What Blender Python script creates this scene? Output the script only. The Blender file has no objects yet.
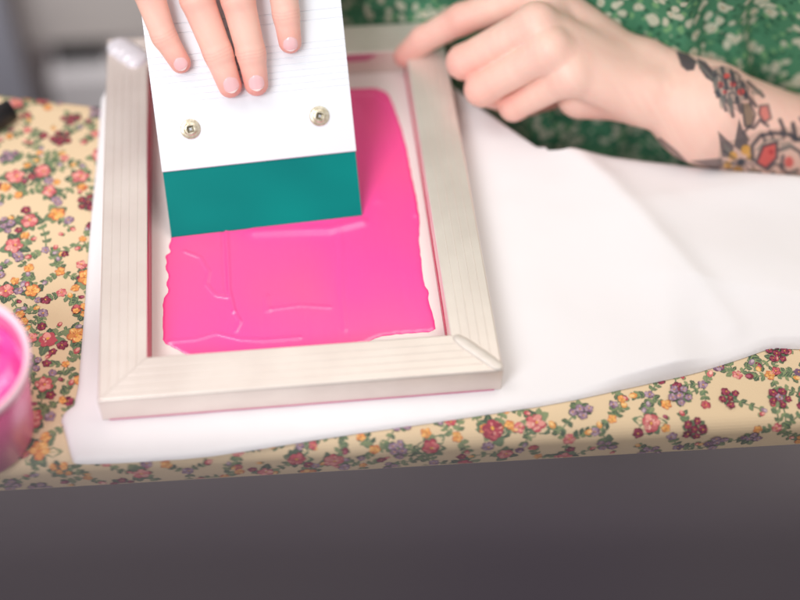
import bpy, bmesh, math, random
import numpy as np
from mathutils import Vector, Matrix, geometry
from mathutils.bvhtree import BVHTree
from mathutils.kdtree import KDTree
random.seed(7); rng = np.random.default_rng(7)
scene = bpy.context.scene
COL = scene.collection
R = math.radians

# ------------------------------------------------------------------ camera
FOCAL = 1362.93
CAM = Vector((0.11283, -0.43391, 0.70871))
EUL = (0.627947, -0.026485, -0.106980)
from mathutils import Euler
RM = Euler(EUL, 'XYZ').to_matrix()

def ray(px, py):
    return RM @ Vector(((px - 400) / FOCAL, -(py - 300) / FOCAL, -1))
def at(px, py, z=0.0):
    """point of the horizontal plane at height z that lies under a photo position"""
    d = ray(px, py); return CAM + d * ((z - CAM.z) / d.z)
def at_y(px, py, y):
    d = ray(px, py); return CAM + d * ((y - CAM.y) / d.y)

# ------------------------------------------------------------------ materials
def lin(c):
    return tuple(((v / 255) / 12.92 if v / 255 <= .04045 else ((v / 255 + .055) / 1.055) ** 2.4) for v in c)
def mat(name, col, rough=.5, metal=0, **kw):
    m = bpy.data.materials.new(name); m.use_nodes = True
    b = m.node_tree.nodes['Principled BSDF']
    b.inputs['Base Color'].default_value = (*col, 1)
    b.inputs['Roughness'].default_value = rough
    b.inputs['Metallic'].default_value = metal
    for k, v in kw.items():
        b.inputs[k].default_value = v
    return m
def N(m, t, **kw):
    n = m.node_tree.nodes.new(t)
    for k, v in kw.items():
        if k in n.inputs: n.inputs[k].default_value = v
        else: setattr(n, k, v)
    return n
def L(m, a, b): m.node_tree.links.new(a, b)
def bsdf(m): return m.node_tree.nodes['Principled BSDF']
def add_bump(m, scale, strength, dist=.001, detail=3, stretch=None, vec='Object'):
    tc = N(m, 'ShaderNodeTexCoord'); src = tc.outputs[vec]
    if stretch:
        mp = N(m, 'ShaderNodeMapping'); mp.inputs['Scale'].default_value = stretch
        L(m, src, mp.inputs['Vector']); src = mp.outputs[0]
    n = N(m, 'ShaderNodeTexNoise'); n.inputs['Scale'].default_value = scale; n.inputs['Detail'].default_value = detail
    L(m, src, n.inputs['Vector'])
    b = N(m, 'ShaderNodeBump'); b.inputs['Strength'].default_value = strength; b.inputs['Distance'].default_value = dist
    L(m, n.outputs[0], b.inputs['Height'])
    L(m, b.outputs[0], bsdf(m).inputs['Normal'])
    return n, b
def mottled(m, c1, c2, scale, detail=4, stretch=None, lo=.35, hi=.65, vec='Object'):
    tc = N(m, 'ShaderNodeTexCoord'); src = tc.outputs[vec]
    if stretch:
        mp = N(m, 'ShaderNodeMapping'); mp.inputs['Scale'].default_value = stretch
        L(m, src, mp.inputs['Vector']); src = mp.outputs[0]
    n = N(m, 'ShaderNodeTexNoise'); n.inputs['Scale'].default_value = scale; n.inputs['Detail'].default_value = detail
    L(m, src, n.inputs['Vector'])
    r = N(m, 'ShaderNodeValToRGB'); r.color_ramp.elements[0].position = lo; r.color_ramp.elements[1].position = hi
    r.color_ramp.elements[0].color = (*c1, 1); r.color_ramp.elements[1].color = (*c2, 1)
    L(m, n.outputs[0], r.inputs[0]); L(m, r.outputs[0], bsdf(m).inputs['Base Color'])
    return r

M = {}
M['alu'] = mat('frame_aluminium', lin((230, 217, 208)), .36, .52)
mottled(M['alu'], lin((228, 214, 206)), lin((238, 226, 218)), 30, 6, (1, 1, 1), .3, .7)
add_bump(M['alu'], 700, .05, .0003, 3)
M['bead_white'] = mat('weld_white', lin((232, 226, 232)), .35, .2)
add_bump(M['bead_white'], 220, .5, .0012, 2)
M['bead'] = mat('weld_bright', lin((216, 206, 197)), .5, .3)
M['stain'] = mat('dried_crimson_ink', lin((190, 20, 75)), .35)
M['stain_pale'] = mat('dried_pink_ink', lin((214, 130, 160)), .4)
M['mesh'] = mat('screen_mesh', lin((240, 228, 224)), .55)
# fine woven mesh
def weave(m, scale, strength, dist):
    tc = N(m, 'ShaderNodeTexCoord')
    ws = []
    for d in ('X', 'Y'):
        w = N(m, 'ShaderNodeTexWave'); w.bands_direction = d; w.inputs['Scale'].default_value = scale
        w.inputs['Distortion'].default_value = .3
        L(m, tc.outputs['Object'], w.inputs['Vector']); ws.append(w)
    a = N(m, 'ShaderNodeMath', operation='ADD'); L(m, ws[0].outputs['Fac'], a.inputs[0]); L(m, ws[1].outputs['Fac'], a.inputs[1])
    b = N(m, 'ShaderNodeBump'); b.inputs['Strength'].default_value = strength; b.inputs['Distance'].default_value = dist
    L(m, a.outputs[0], b.inputs['Height']); L(m, b.outputs[0], bsdf(m).inputs['Normal'])
weave(M['mesh'], 500, .2, .0003)
M['ink'] = mat('pink_ink', lin((255, 76, 146)), .27, 0); mottled(M['ink'], lin((255, 64, 160)), lin((255, 80, 148)), 9, 2)
bsdf(M['ink']).inputs['Specular IOR Level'].default_value = .9
bsdf(M['ink']).inputs['Subsurface Weight'].default_value = .03
bsdf(M['ink']).inputs['Subsurface Radius'].default_value = (.002, .0006, .001)
bsdf(M['ink']).inputs['Subsurface Scale'].default_value = 1
bsdf(M['ink']).inputs['Coat Weight'].default_value = .5
bsdf(M['ink']).inputs['Coat Roughness'].default_value = .3
add_bump(M['ink'], 40, .16, .0008, 4, (5, .3, 1))
M['teal'] = mat('teal_rubber', lin((0, 112, 106)), .5); bsdf(M['teal']).inputs['Specular IOR Level'].default_value = .12
bsdf(M['teal']).inputs['Subsurface Weight'].default_value = .0
mottled(M['teal'], lin((0, 114, 111)), lin((0, 134, 127)), 13, 1, (1, 2.2, 2.2), .25, .75)
M['holder'] = mat('white_aluminium', lin((238, 241, 246)), .38, .15)
add_bump(M['holder'], 500, .04, .0003, 2)
M['groove'] = mat('groove_shade', lin((205, 212, 222)), .5, .2)
M['screw'] = mat('screw_steel', lin((214, 204, 182)), .36, .55)
mottled(M['screw'], lin((190, 178, 150)), lin((232, 224, 204)), 420, 4)
M['screw_dark'] = mat('screw_recess', lin((120, 112, 92)), .4, .8)
M['screw_pin'] = mat('screw_bright', lin((235, 240, 248)), .25, .6)
M['fabric'] = mat('white_cotton', lin((236, 231, 232)), .85)
bsdf(M['fabric']).inputs['Sheen Weight'].default_value = .15
add_bump(M['fabric'], 26, .22, .002, 5)
M['cloth'] = mat('floral_cotton', (1, 1, 1), .75)
_a = N(M['cloth'], 'ShaderNodeVertexColor', layer_name='print'); L(M['cloth'], _a.outputs['Color'], bsdf(M['cloth']).inputs['Base Color'])
add_bump(M['cloth'], 900, .25, .0005, 2)
M['skin'] = mat('skin', (1, 1, 1), .48)
b = bsdf(M['skin']); b.inputs['Subsurface Weight'].default_value = .30; b.inputs['Subsurface Radius'].default_value = (.0055, .0014, .0008)
b.inputs['Subsurface Scale'].default_value = 1.0; b.inputs['Specular IOR Level'].default_value = .35
_a = N(M['skin'], 'ShaderNodeVertexColor', layer_name='skin'); L(M['skin'], _a.outputs['Color'], b.inputs['Base Color'])
add_bump(M['skin'], 420, .22, .0005, 5)
M['nail'] = mat('nail', lin((243, 196, 198)), .22); bsdf(M['nail']).inputs['Coat Weight'].default_value = .4
M['nail_edge'] = mat('nail_free_edge', lin((250, 232, 226)), .3)
M['wood'] = mat('table_wood', lin((190, 160, 120)), .5); mottled(M['wood'], lin((170, 138, 98)), lin((200, 170, 128)), 14, 5, (1, 8, 1))
M['floor'] = mat('grey_floor', lin((112, 104, 106)), .6); mottled(M['floor'], lin((104, 97, 99)), lin((120, 112, 113)), 3, 5)
M['wall'] = mat('grey_wall', lin((158, 148, 146)), .8); mottled(M['wall'], lin((200, 190, 188)), lin((212, 202, 199)), 4, 4)
M['panel'] = mat('dark_panel', lin((70, 60, 62)), .6); mottled(M['panel'], lin((60, 51, 60)), lin((68, 60, 64)), 9, 3)
M['cab'] = mat('cabinet_paint', lin((176, 166, 164)), .6); M['cab_light'] = mat('drawer_paint', lin((205, 196, 202)), .5)
mottled(M['cab'], lin((222, 212, 208)), lin((232, 222, 218)), 6, 3); mottled(M['cab_light'], lin((246, 240, 244)), lin((252, 247, 250)), 9, 3)
M['black'] = mat('black_plastic', lin((24, 24, 28)), .4); M['post'] = mat('blue_grey_paint', lin((172, 172, 186)), .6)
M['tub'] = mat('frosted_plastic', lin((255, 112, 172)), .35); M['rim'] = mat('frosted_rim', lin((246, 206, 218)), .35)
b = bsdf(M['tub']); b.inputs['Transmission Weight'].default_value = .2; b.inputs['IOR'].default_value = 1.3
for k, s in (('wood', 60), ('floor', 40), ('wall', 60), ('panel', 300), ('cab', 80), ('black', 500), ('tub', 200)): add_bump(M[k], s, .15, .0006)

# dress: small cream flowers on green
def dress_material():
    m = mat('green_floral_dress', lin((44, 112, 72)), .8)
    tc = N(m, 'ShaderNodeTexCoord'); src = tc.outputs['Object']
    nz = N(m, 'ShaderNodeTexNoise'); nz.inputs['Scale'].default_value = 60; L(m, src, nz.inputs['Vector'])
    mx = N(m, 'ShaderNodeMix', data_type='VECTOR'); mx.inputs[0].default_value = .012
    L(m, src, mx.inputs[4]); L(m, nz.outputs['Color'], mx.inputs[5])
    out = None
    def vor(scale, feat='F1'):
        v = N(m, 'ShaderNodeTexVoronoi', feature=feat); v.inputs['Scale'].default_value = scale
        L(m, mx.outputs[1], v.inputs['Vector']); return v
    def mixc(fac, a, b):
        x = N(m, 'ShaderNodeMix', data_type='RGBA'); L(m, fac, x.inputs[0])
        if isinstance(a, tuple): x.inputs[6].default_value = (*a, 1)
        else: L(m, a, x.inputs[6])
        if isinstance(b, tuple): x.inputs[7].default_value = (*b, 1)
        else: L(m, b, x.inputs[7])
        return x.outputs[2]
    def thr(sock, lo, hi):
        r = N(m, 'ShaderNodeMapRange'); r.inputs[1].default_value = lo; r.inputs[2].default_value = hi
        r.inputs[3].default_value = 1; r.inputs[4].default_value = 0; L(m, sock, r.inputs[0]); return r.outputs[0]
    v1 = vor(170); c = mixc(thr(v1.outputs['Distance'], .25, .4), lin((72, 134, 100)), lin((42, 96, 70)))
    v2 = vor(120); c = mixc(thr(v2.outputs['Distance'], .24, .3), c, lin((120, 170, 120)))
    v3 = vor(104); c = mixc(thr(v3.outputs['Distance'], .34, .42), c, lin((200, 202, 180)))
    v4 = N(m, 'ShaderNodeTexVoronoi'); v4.inputs['Scale'].default_value = 104; L(m, mx.outputs[1], v4.inputs['Vector'])
    c = mixc(thr(v4.outputs['Distance'], .09, .14), c, lin((170, 150, 110)))
    L(m, c, bsdf(m).inputs['Base Color'])
    return m
M['dress'] = dress_material()

# ------------------------------------------------------------------ helpers
def mesh_obj(name, verts, faces, m, parent=None, smooth=False, mats=None, midx=None):
    me = bpy.data.meshes.new(name)
    me.from_pydata([tuple(v) for v in verts], [], [tuple(int(i) for i in f) for f in faces])
    for mm in (mats or [m]): me.materials.append(mm)
    if midx is not None: me.polygons.foreach_set('material_index', np.array(midx, dtype=np.int32))
    if smooth: me.polygons.foreach_set('use_smooth', [True] * len(me.polygons))
    me.update()
    o = bpy.data.objects.new(name, me); COL.objects.link(o)
    if parent is not None: o.parent = parent; o.matrix_parent_inverse = parent.matrix_world.inverted()
    return o
def tag(o, label, cat=None, group=None, kind=None):
    if label: o['label'] = label
    if cat: o['category'] = cat
    if group: o['group'] = group
    if kind: o['kind'] = kind
    return o
def empty(name, loc):
    o = bpy.data.objects.new(name, None); o.empty_display_size = .02; COL.objects.link(o); o.location = loc
    o.matrix_world = Matrix.Translation(loc)
    return o
def box_data(lo, hi, bevel=0):
    bm = bmesh.new(); bmesh.ops.create_cube(bm, size=1)
    for v in bm.verts:
        v.co = Vector([lo[i] + (v.co[i] + .5) * (hi[i] - lo[i]) for i in range(3)])
    if bevel:
        bmesh.ops.bevel(bm, geom=list(bm.edges), offset=bevel, segments=3, profile=.5, affect='EDGES')
    return bm
def bm_obj(name, bm, m, parent=None, smooth=False, xf=None):
    if xf is not None: bmesh.ops.transform(bm, matrix=xf, verts=bm.verts)
    bmesh.ops.recalc_face_normals(bm, faces=bm.faces)
    me = bpy.data.meshes.new(name); bm.to_mesh(me); bm.free(); me.materials.append(m)
    if smooth: me.polygons.foreach_set('use_smooth', [True] * len(me.polygons))
    o = bpy.data.objects.new(name, me); COL.objects.link(o)
    if parent is not None: o.parent = parent; o.matrix_parent_inverse = parent.matrix_world.inverted()
    return o
def box(name, lo, hi, m, parent=None, bevel=0, xf=None):
    return bm_obj(name, box_data(lo, hi, bevel), m, parent, bevel > 0, xf) if False else bm_obj(name, box_data(lo, hi, bevel), m, parent, False, xf)

def smoothstep(a, b, x):
    t = np.clip((x - a) / (b - a), 0, 1); return t * t * (3 - 2 * t)
_grid = rng.random((64, 64))
def noise2(x, y, scale):
    """smooth value noise, x and y arrays"""
    x = np.asarray(x) * scale; y = np.asarray(y) * scale
    xi = np.floor(x).astype(int); yi = np.floor(y).astype(int); fx = x - xi; fy = y - yi
    fx = fx * fx * (3 - 2 * fx); fy = fy * fy * (3 - 2 * fy)
    g = lambda a, b: _grid[a % 64, b % 64]
    return (g(xi, yi) * (1 - fx) + g(xi + 1, yi) * fx) * (1 - fy) + (g(xi, yi + 1) * (1 - fx) + g(xi + 1, yi + 1) * fx) * fy - .5
def poly_dist(P, poly, closed=True):
    """distance of points P (n,2) to the polyline"""
    poly = np.asarray(poly); d = np.full(len(P), 1e9)
    n = len(poly)
    for i in range(n if closed else n - 1):
        a = poly[i]; b = poly[(i + 1) % n]; ab = b - a
        t = np.clip(((P - a) @ ab) / max(ab @ ab, 1e-14), 0, 1)
        q = P - a - t[:, None] * ab
        d = np.minimum(d, np.hypot(q[:, 0], q[:, 1]))
    return d
def inside(P, poly):
    poly = np.asarray(poly); c = np.zeros(len(P), bool); n = len(poly)
    for i in range(n):
        a = poly[i]; b = poly[(i + 1) % n]
        cond = (a[1] > P[:, 1]) != (b[1] > P[:, 1])
        with np.errstate(divide='ignore', invalid='ignore'):
            xx = (b[0] - a[0]) * (P[:, 1] - a[1]) / (b[1] - a[1]) + a[0]
        c ^= cond & (P[:, 0] < xx)
    return c
def densify(poly, step, smooth_it=1):
    P = [np.array(p, float) for p in poly]
    for _ in range(smooth_it):                       # Chaikin corner cutting
        Q = []
        for i in range(len(P)):
            a, b = P[i], P[(i + 1) % len(P)]
            Q += [a * .8 + b * .2, a * .2 + b * .8]
        P = Q
    out = []
    for i in range(len(P)):
        a, b = P[i], P[(i + 1) % len(P)]
        k = max(1, int(np.linalg.norm(b - a) / step))
        out += [a + (b - a) * j / k for j in range(k)]
    return np.array(out)
def sheet(poly, step, height, rim=0):
    """triangulated sheet filling an outline; height(P, d) gives z"""
    lo = poly.min(0); hi = poly.max(0)
    gx, gy = np.meshgrid(np.arange(lo[0], hi[0], step), np.arange(lo[1], hi[1], step * .87))
    gx[1::2] += step * .5
    G = np.stack([gx.ravel(), gy.ravel()], 1)
    G = G[inside(G, poly)]; G = G[poly_dist(G, poly) > step * .5]
    if rim:                                           # finer points along the rolled rim
        fs = step * .33; gx, gy = np.meshgrid(np.arange(lo[0], hi[0], fs), np.arange(lo[1], hi[1], fs * .87)); gx[1::2] += fs * .5
        H = np.stack([gx.ravel(), gy.ravel()], 1)
        H = H[poly_dist(H, poly) < rim]; H = H[inside(H, poly)]; dh = poly_dist(H, poly); H = H[dh > fs * .5]
        G = np.vstack([G[poly_dist(G, poly) > rim], H])
    n = len(poly)
    allp = [Vector(p) for p in np.vstack([poly, G])]
    r = geometry.delaunay_2d_cdt(allp, [(i, (i + 1) % n) for i in range(n)], [list(range(n))], 1, 1e-7)
    V = np.array([tuple(v) for v in r[0]]); F = r[2]
    d = poly_dist(V, poly)
    z = height(V, d)
    return np.column_stack([V, z]), F

# ------------------------------------------------------------------ signed distance bodies
def smin(a, b, k):
    h = np.clip(.5 + .5 * (b - a) / k, 0, 1)
    return b * (1 - h) + a * h - k * h * (1 - h)
def cone(P, a, b, ra, rb):
    a = np.array(a, np.float32); b = np.array(b, np.float32); ab = b - a
    t = np.clip(((P - a) @ ab) / (ab @ ab), 0, 1)
    q = P - a - t[:, None] * ab
    return np.sqrt((q * q).sum(1)) - (ra + (rb - ra) * t)
def surface_nets(f, lo, hi, h):
    lo = np.array(lo, np.float32); n = np.ceil((np.array(hi) - lo) / h).astype(int) + 1
    B = 6                                             # coarse pass, then fine values near the surface only
    nc = (n + B - 1) // B + 1
    cg = np.stack(np.meshgrid(*[np.arange(k) for k in nc], indexing='ij'), -1).reshape(-1, 3)
    cv = f((lo + (cg + .5) * (B * h)).astype(np.float32))
    near = (np.abs(cv) < B * h * 1.3)
    full = nc * B
    vals = np.repeat(np.repeat(np.repeat(np.where(cv < 0, -1., 1.).reshape(nc).astype(np.float32), B, 0), B, 1), B, 2)
    nb = cg[near]
    off = np.stack(np.meshgrid(*[np.arange(B)] * 3, indexing='ij'), -1).reshape(-1, 3)
    for s in range(0, len(nb), 4000):
        idx = (nb[s:s + 4000, None, :] * B + off[None]).reshape(-1, 3)
        v = f((lo + idx * h).astype(np.float32))
        vals[idx[:, 0], idx[:, 1], idx[:, 2]] = v
    ins = vals < 0
    S = ins[:-1, :-1, :-1].astype(np.int8)
    S = sum(ins[a:full[0] - 1 + a, b:full[1] - 1 + b, c:full[2] - 1 + c].astype(np.int8) for a in (0, 1) for b in (0, 1) for c in (0, 1))
    act = (S > 0) & (S < 8)
    cells = np.argwhere(act)
    cid = -np.ones(act.shape, np.int64); cid[act] = np.arange(len(cells))
    pos = np.zeros((len(cells), 3)); cnt = np.zeros(len(cells))
    corners = [(a, b, c) for a in (0, 1) for b in (0, 1) for c in (0, 1)]
    for p in corners:
        for ax in range(3):
            if p[ax]: continue
            q = list(p); q[ax] = 1
            va = vals[cells[:, 0] + p[0], cells[:, 1] + p[1], cells[:, 2] + p[2]]
            vb = vals[cells[:, 0] + q[0], cells[:, 1] + q[1], cells[:, 2] + q[2]]
            m = (va < 0) != (vb < 0)
            t = np.where(m, va / np.where(m, va - vb, 1), 0)
            e = np.array(p)[None] + np.eye(3)[ax][None] * t[:, None]
            pos += e * m[:, None]; cnt += m
    V = lo + (cells + pos / cnt[:, None]) * h
    F = []
    for ax in range(3):
        a1, a2 = (ax + 1) % 3, (ax + 2) % 3
        sl0 = [slice(None)] * 3; sl1 = [slice(None)] * 3
        sl0[ax] = slice(0, -1); sl1[ax] = slice(1, None)
        A = ins[tuple(sl0)]; Bv = ins[tuple(sl1)]
        e = np.argwhere(A != Bv)
        e = e[(e[:, a1] > 0) & (e[:, a2] > 0) & (e[:, a1] < act.shape[a1]) & (e[:, a2] < act.shape[a2])]
        flip = A[e[:, 0], e[:, 1], e[:, 2]]
        def c(d1, d2):
            q = e.copy(); q[:, a1] -= d1; q[:, a2] -= d2
            return cid[q[:, 0], q[:, 1], q[:, 2]]
        Q = np.stack([c(0, 0), c(1, 0), c(1, 1), c(0, 1)], 1)
        Q[~flip] = Q[~flip][:, ::-1]
        F.append(Q)
    F = np.vstack(F); F = F[(F >= 0).all(1)]
    return V, F
def laplace(V, F, it=2, w=.5):
    e = np.vstack([F[:, [0, 1]], F[:, [1, 2]], F[:, [2, 3]], F[:, [3, 0]]])
    for _ in range(it):
        s = np.zeros_like(V); c = np.zeros(len(V))
        np.add.at(s, e[:, 0], V[e[:, 1]]); np.add.at(c, e[:, 0], 1)
        np.add.at(s, e[:, 1], V[e[:, 0]]); np.add.at(c, e[:, 1], 1)
        V = V * (1 - w) + s / np.maximum(c, 1)[:, None] * w
    return V

# ------------------------------------------------------------------ table and its cloth
ZD = -.02                                            # depth of the cloth's turned down edge
n0 = at(100, 479, ZD); n1 = at(800, 439, ZD); f0 = at(0, 90, 0); f1 = at(800, 181, 0)
XL, XR = -.42, .68
def ynear(x): return n0.y + (n1.y - n0.y) * (x - n0.x) / (n1.x - n0.x)
def yfar(x): return f0.y + (f1.y - f0.y) * (x - f0.x) / (f1.x - f0.x)
RB = .010
def drape(x, y, lift=0.0):
    """flat cloth coordinates -> bent over the near and far table edges"""
    x = np.asarray(x, float); y = np.asarray(y, float)
    if lift: y = np.maximum(y, ynear(x) - .0208)
    a = ynear(x) + RB; b = yfar(x) - RB
    s = np.where(y < a, a - y, np.where(y > b, y - b, 0)); sg = np.where(y < a, -1, np.where(y > b, 1, 0))
    ang = np.minimum(s / RB, np.pi / 2); rest = np.maximum(s - RB * np.pi / 2, 0)
    base = np.where(y < a, a, np.where(y > b, b, y))
    yy = base + sg * (RB + lift) * np.sin(ang)
    zz = -RB + (RB + lift) * np.cos(ang) - rest
    return np.column_stack([x, yy, zz])

table = empty('table', (.1, .12, -.74)); tag(table, 'plain wooden table hidden beneath the flowery tablecloth', 'table')
tt = [(x, y) for x, y in ((XL + .01, ynear(XL) + .004), (XR - .01, ynear(XR) + .004), (XR - .01, yfar(XR) - .004), (XL + .01, yfar(XL) - .004))]
mesh_obj('tabletop', [(x, y, z) for z in (-.026, -.003) for x, y in tt], [(3, 2, 1, 0), (4, 5, 6, 7), (0, 1, 5, 4), (1, 2, 6, 5), (2, 3, 7, 6), (3, 0, 4, 7)], M['wood'], table)
for (x, y) in tt:
    cx = x + (.03 if x < 0 else -.03); cy = y + (.03 if y < .04 else -.03)
    box('leg', (cx - .02, cy - .02, -.74), (cx + .02, cy + .02, -.0265), M['wood'], table, .002)

LC = 0
CV, CF, CC = [], [], []                              # cloth vertices, faces, colour per face
def add_faces(P2, faces, col, lift):
    global LC
    if lift: LC = (LC + 1) % 150; lift = lift + LC * 5e-7
    base = len(CV); W = drape([p[0] for p in P2], [p[1] for p in P2], lift)
    CV.extend(W.tolist())
    for f in faces: CF.append([base + i for i in f]); CC.append(col)
# the woven ground
xs = np.linspace(XL, XR, 120)
vs = np.concatenate([np.linspace(-.022, .012, 18), np.linspace(.02, .92, 30), np.linspace(.93, 1.35, 18)])
P2 = []
for v in vs:
    for x in xs:
        a, b_ = ynear(x), yfar(x)
        P2.append((x, (a + v) if v < .013 else a + .012 + (b_ - a - .012) * v))
gf = []
nx = len(xs)
for j in range(len(vs) - 1):
    for i in range(nx - 1): gf.append((j * nx + i, j * nx + i + 1, (j + 1) * nx + i + 1, (j + 1) * nx + i))
GROUND = lin((222, 196, 160))
add_faces(P2, gf, GROUND, 0)
NG = len(gf)
GREEN = [lin(c) for c in ((90, 106, 82), (104, 122, 92), (72, 90, 72), (128, 138, 102))]
def jit(c, a=.12):
    k = 1 + random.uniform(-a, a); return tuple(min(1, v * k) for v in c)
def ellipse(cx, cy, rx, ry, ang, col, lift, n=9, wob=.12):
    pts = [(cx, cy)]
    ca, sa = math.cos(ang), math.sin(ang)
    for i in range(n):
        t = 2 * math.pi * i / n; k = 1 + random.uniform(-wob, wob)
        u, v = rx * math.cos(t) * k, ry * math.sin(t) * k
        pts.append((cx + u * ca - v * sa, cy + u * sa + v * ca))
    add_faces(pts, [(0, i + 1, (i + 1) % n + 1) for i in range(n)], col, lift)
def ribbon(pts, w0, w1, col, lift):
    P = []
    for i, p in enumerate(pts):
        a = pts[max(0, i - 1)]; b = pts[min(len(pts) - 1, i + 1)]
        dx, dy = b[0] - a[0], b[1] - a[1]; l = math.hypot(dx, dy) or 1
        w = w0 + (w1 - w0) * i / (len(pts) - 1)
        P += [(p[0] - dy / l * w, p[1] + dx / l * w), (p[0] + dy / l * w, p[1] - dx / l * w)]
    add_faces(P, [(2 * i, 2 * i + 1, 2 * i + 3, 2 * i + 2) for i in range(len(pts) - 1)], col, lift)
def leaf(x, y, ang, l, col=None):
    l = l * .85
    col = col or jit(random.choice(GREEN)); w = l * random.uniform(.26, .38)
    n = 6; P = []
    for i in range(n + 1):
        t = i / n; ww = w * math.sin(math.pi * min(1, t * 1.03)) ** .8 * (1 + .25 * ((i % 2) - .5))
        for s in (-1, 1): P.append((x + math.cos(ang) * l * t - s * math.sin(ang) * ww, y + math.sin(ang) * l * t + s * math.cos(ang) * ww))
    add_faces(P, [(2 * i, 2 * i + 1, 2 * i + 3, 2 * i + 2) for i in range(n)], col, .00012)
    e = (x + math.cos(ang) * l * .85, y + math.sin(ang) * l * .85)
    ribbon([(x, y), e], .00028, .0001, lin((140, 156, 104)), .00016)
PAL = {'red': [(184, 74, 84), (206, 104, 106), (226, 158, 146), (148, 54, 70)],
       'rose': [(206, 110, 110), (226, 150, 140), (240, 190, 172), (186, 76, 88)],
       'orange': [(222, 146, 78), (232, 172, 98), (238, 196, 130), (196, 104, 66)],
       'mauve': [(146, 116, 136), (172, 144, 158), (192, 170, 176), (112, 78, 104)],
       'burg': [(124, 40, 62), (156, 60, 84), (176, 92, 112), (96, 30, 54)]}
def flower(x, y, r, kind, z=.0002):
    """painterly bloom: ragged dark under-shape, overlapping petals, light dabs, a small eye"""
    r = r * .88; pal = [lin(c) for c in PAL[kind]]; n = random.randint(5, 6); a0 = random.uniform(0, 6.3)
    asp = random.uniform(.78, 1); tilt = random.uniform(0, 3.1)
    def at_(a, k):
        u, v = math.cos(a) * k * r, math.sin(a) * k * r * asp
        return x + u * math.cos(tilt) - v * math.sin(tilt), y + u * math.sin(tilt) + v * math.cos(tilt)
    for k in range(n):
        a = a0 + k * 2 * math.pi / n + random.uniform(-.2, .2); c = at_(a, .55)
        ellipse(*c, r * .50, r * .46, a + tilt, jit(pal[3], .16), z, 9, .22)
    for k in range(n):
        a = a0 + k * 2 * math.pi / n + random.uniform(-.25, .25); c = at_(a, random.uniform(.46, .60)); sz = random.uniform(.36, .47)
        ellipse(*c, r * sz, r * sz * .85, a + tilt, jit(pal[0] if k % 2 else pal[1], .14), z + .00003, 9, .2)
    if r > .0030:
        for k in range(int(7 + r * 900)):
            a = random.uniform(0, 6.3); c = at_(a, random.uniform(.3, .85)); sz = random.uniform(.10, .2)
            ellipse(*c, r * sz, r * sz * .5, a + tilt + random.uniform(-.5, .5), jit(pal[random.choice((1, 2, 2, 3, 0))], .14), z + .00006 + random.uniform(0, .00003), 6, .25)
    ec = at_(random.uniform(0, 6.3), .12)
    ellipse(*ec, r * .26, r * .2, a0, jit(pal[3], .2), z + .00011, 7, .2)
    ellipse(ec[0] + r * .05, ec[1] + r * .04, r * .19, r * .14, a0, jit(lin((226, 168, 74))), z + .00013, 7, .25)
def bud(x, y, a, l, kind):
    pal = PAL[kind]
    ellipse(x, y, l * .5, l * .36, a, lin(pal[0]), .0002, 7); ellipse(x + math.cos(a) * l * .15, y + math.sin(a) * l * .15, l * .3, l * .2, a, lin(pal[2]), .00024, 7)
    leaf(x - math.cos(a) * l * .7, y - math.sin(a) * l * .7, a + .5, l * .7); leaf(x - math.cos(a) * l * .7, y - math.sin(a) * l * .7, a - .5, l * .7)
def sprig(x, y, a, length):
    p = [(x, y)]; c = random.uniform(-14, 14) / .035
    n = 7
    for i in range(n):
        a += c * length / n * .1; x += math.cos(a) * length / n; y += math.sin(a) * length / n; p.append((x, y))
        if i % 2 == 1:
            for s in (-1, 1): leaf(x, y, a + s * random.uniform(.6, 1.1), random.uniform(.0038, .006))
    ribbon(p, .0005, .00035, jit(GREEN[1]), .0001)
    return x, y, a
def cluster(x, y):
    t = random.random(); a = random.uniform(0, 6.3)
    if t < .36:                                      # a big open bloom with companions
        kind = random.choice(('red', 'rose', 'rose', 'orange')); r = random.uniform(.0054, .0074)
        for k in range(random.randint(6, 9)): leaf(x + random.uniform(-.3, .3) * r, y + random.uniform(-.3, .3) * r, a + k * .85 + random.uniform(-.2, .2), r * random.uniform(1.4, 2.0))
        b = random.uniform(0, 6.3); flower(x + math.cos(b) * r * 1.55, y + math.sin(b) * r * 1.55, r * .62, random.choice(('rose', 'mauve', 'orange', 'burg')))
        if random.random() < .6: b += 2.1; flower(x + math.cos(b) * r * 1.5, y + math.sin(b) * r * 1.5, r * .5, random.choice(('mauve', 'burg', 'orange')))
        flower(x, y, r, kind, .0004)
    elif t < .66:                                    # a bunch of small mauve ones
        kind = random.choice(('mauve', 'mauve', 'burg', 'orange'))
        for k in range(random.randint(5, 7)): leaf(x, y, a + k * 1.1, random.uniform(.007, .010))
        for k in range(random.randint(4, 6)):
            b = a + k * 1.25; rr = 0 if k == 0 else .0052
            flower(x + math.cos(b) * rr, y + math.sin(b) * rr, random.uniform(.0026, .0036), kind, .0002 + k * .0002)
    else:
        for k in range(random.randint(2, 3)):
            ex, ey, ea = sprig(x, y, a + k * 2.2, random.uniform(.010, .017))
            if random.random() < .5: bud(ex, ey, ea, random.uniform(.004, .006), random.choice(('red', 'mauve', 'orange', 'rose', 'burg')))
            else: flower(ex, ey, random.uniform(.003, .0042), random.choice(('red', 'mauve', 'orange', 'burg')))
        flower(x, y, random.uniform(.003, .0045), random.choice(('rose', 'orange', 'mauve')))
    ex, ey, ea = sprig(x, y, random.uniform(0, 6.3), random.uniform(.012, .022))
    if random.random() < .7: bud(ex, ey, ea, .0045, random.choice(('red', 'mauve', 'orange')))
pts = []
tries = 0
while tries < 20000:
    tries += 1
    x = random.uniform(-.36, .62); y = random.uniform(ynear(x) - .022, yfar(x) + .03)
    if -.0 < x < .4 and ynear(x) + .07 < y < .24: continue         # under frame and white fabric
    if all((x - q[0]) ** 2 + (y - q[1]) ** 2 > .0168 ** 2 for q in pts): pts.append((x, y))
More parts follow.
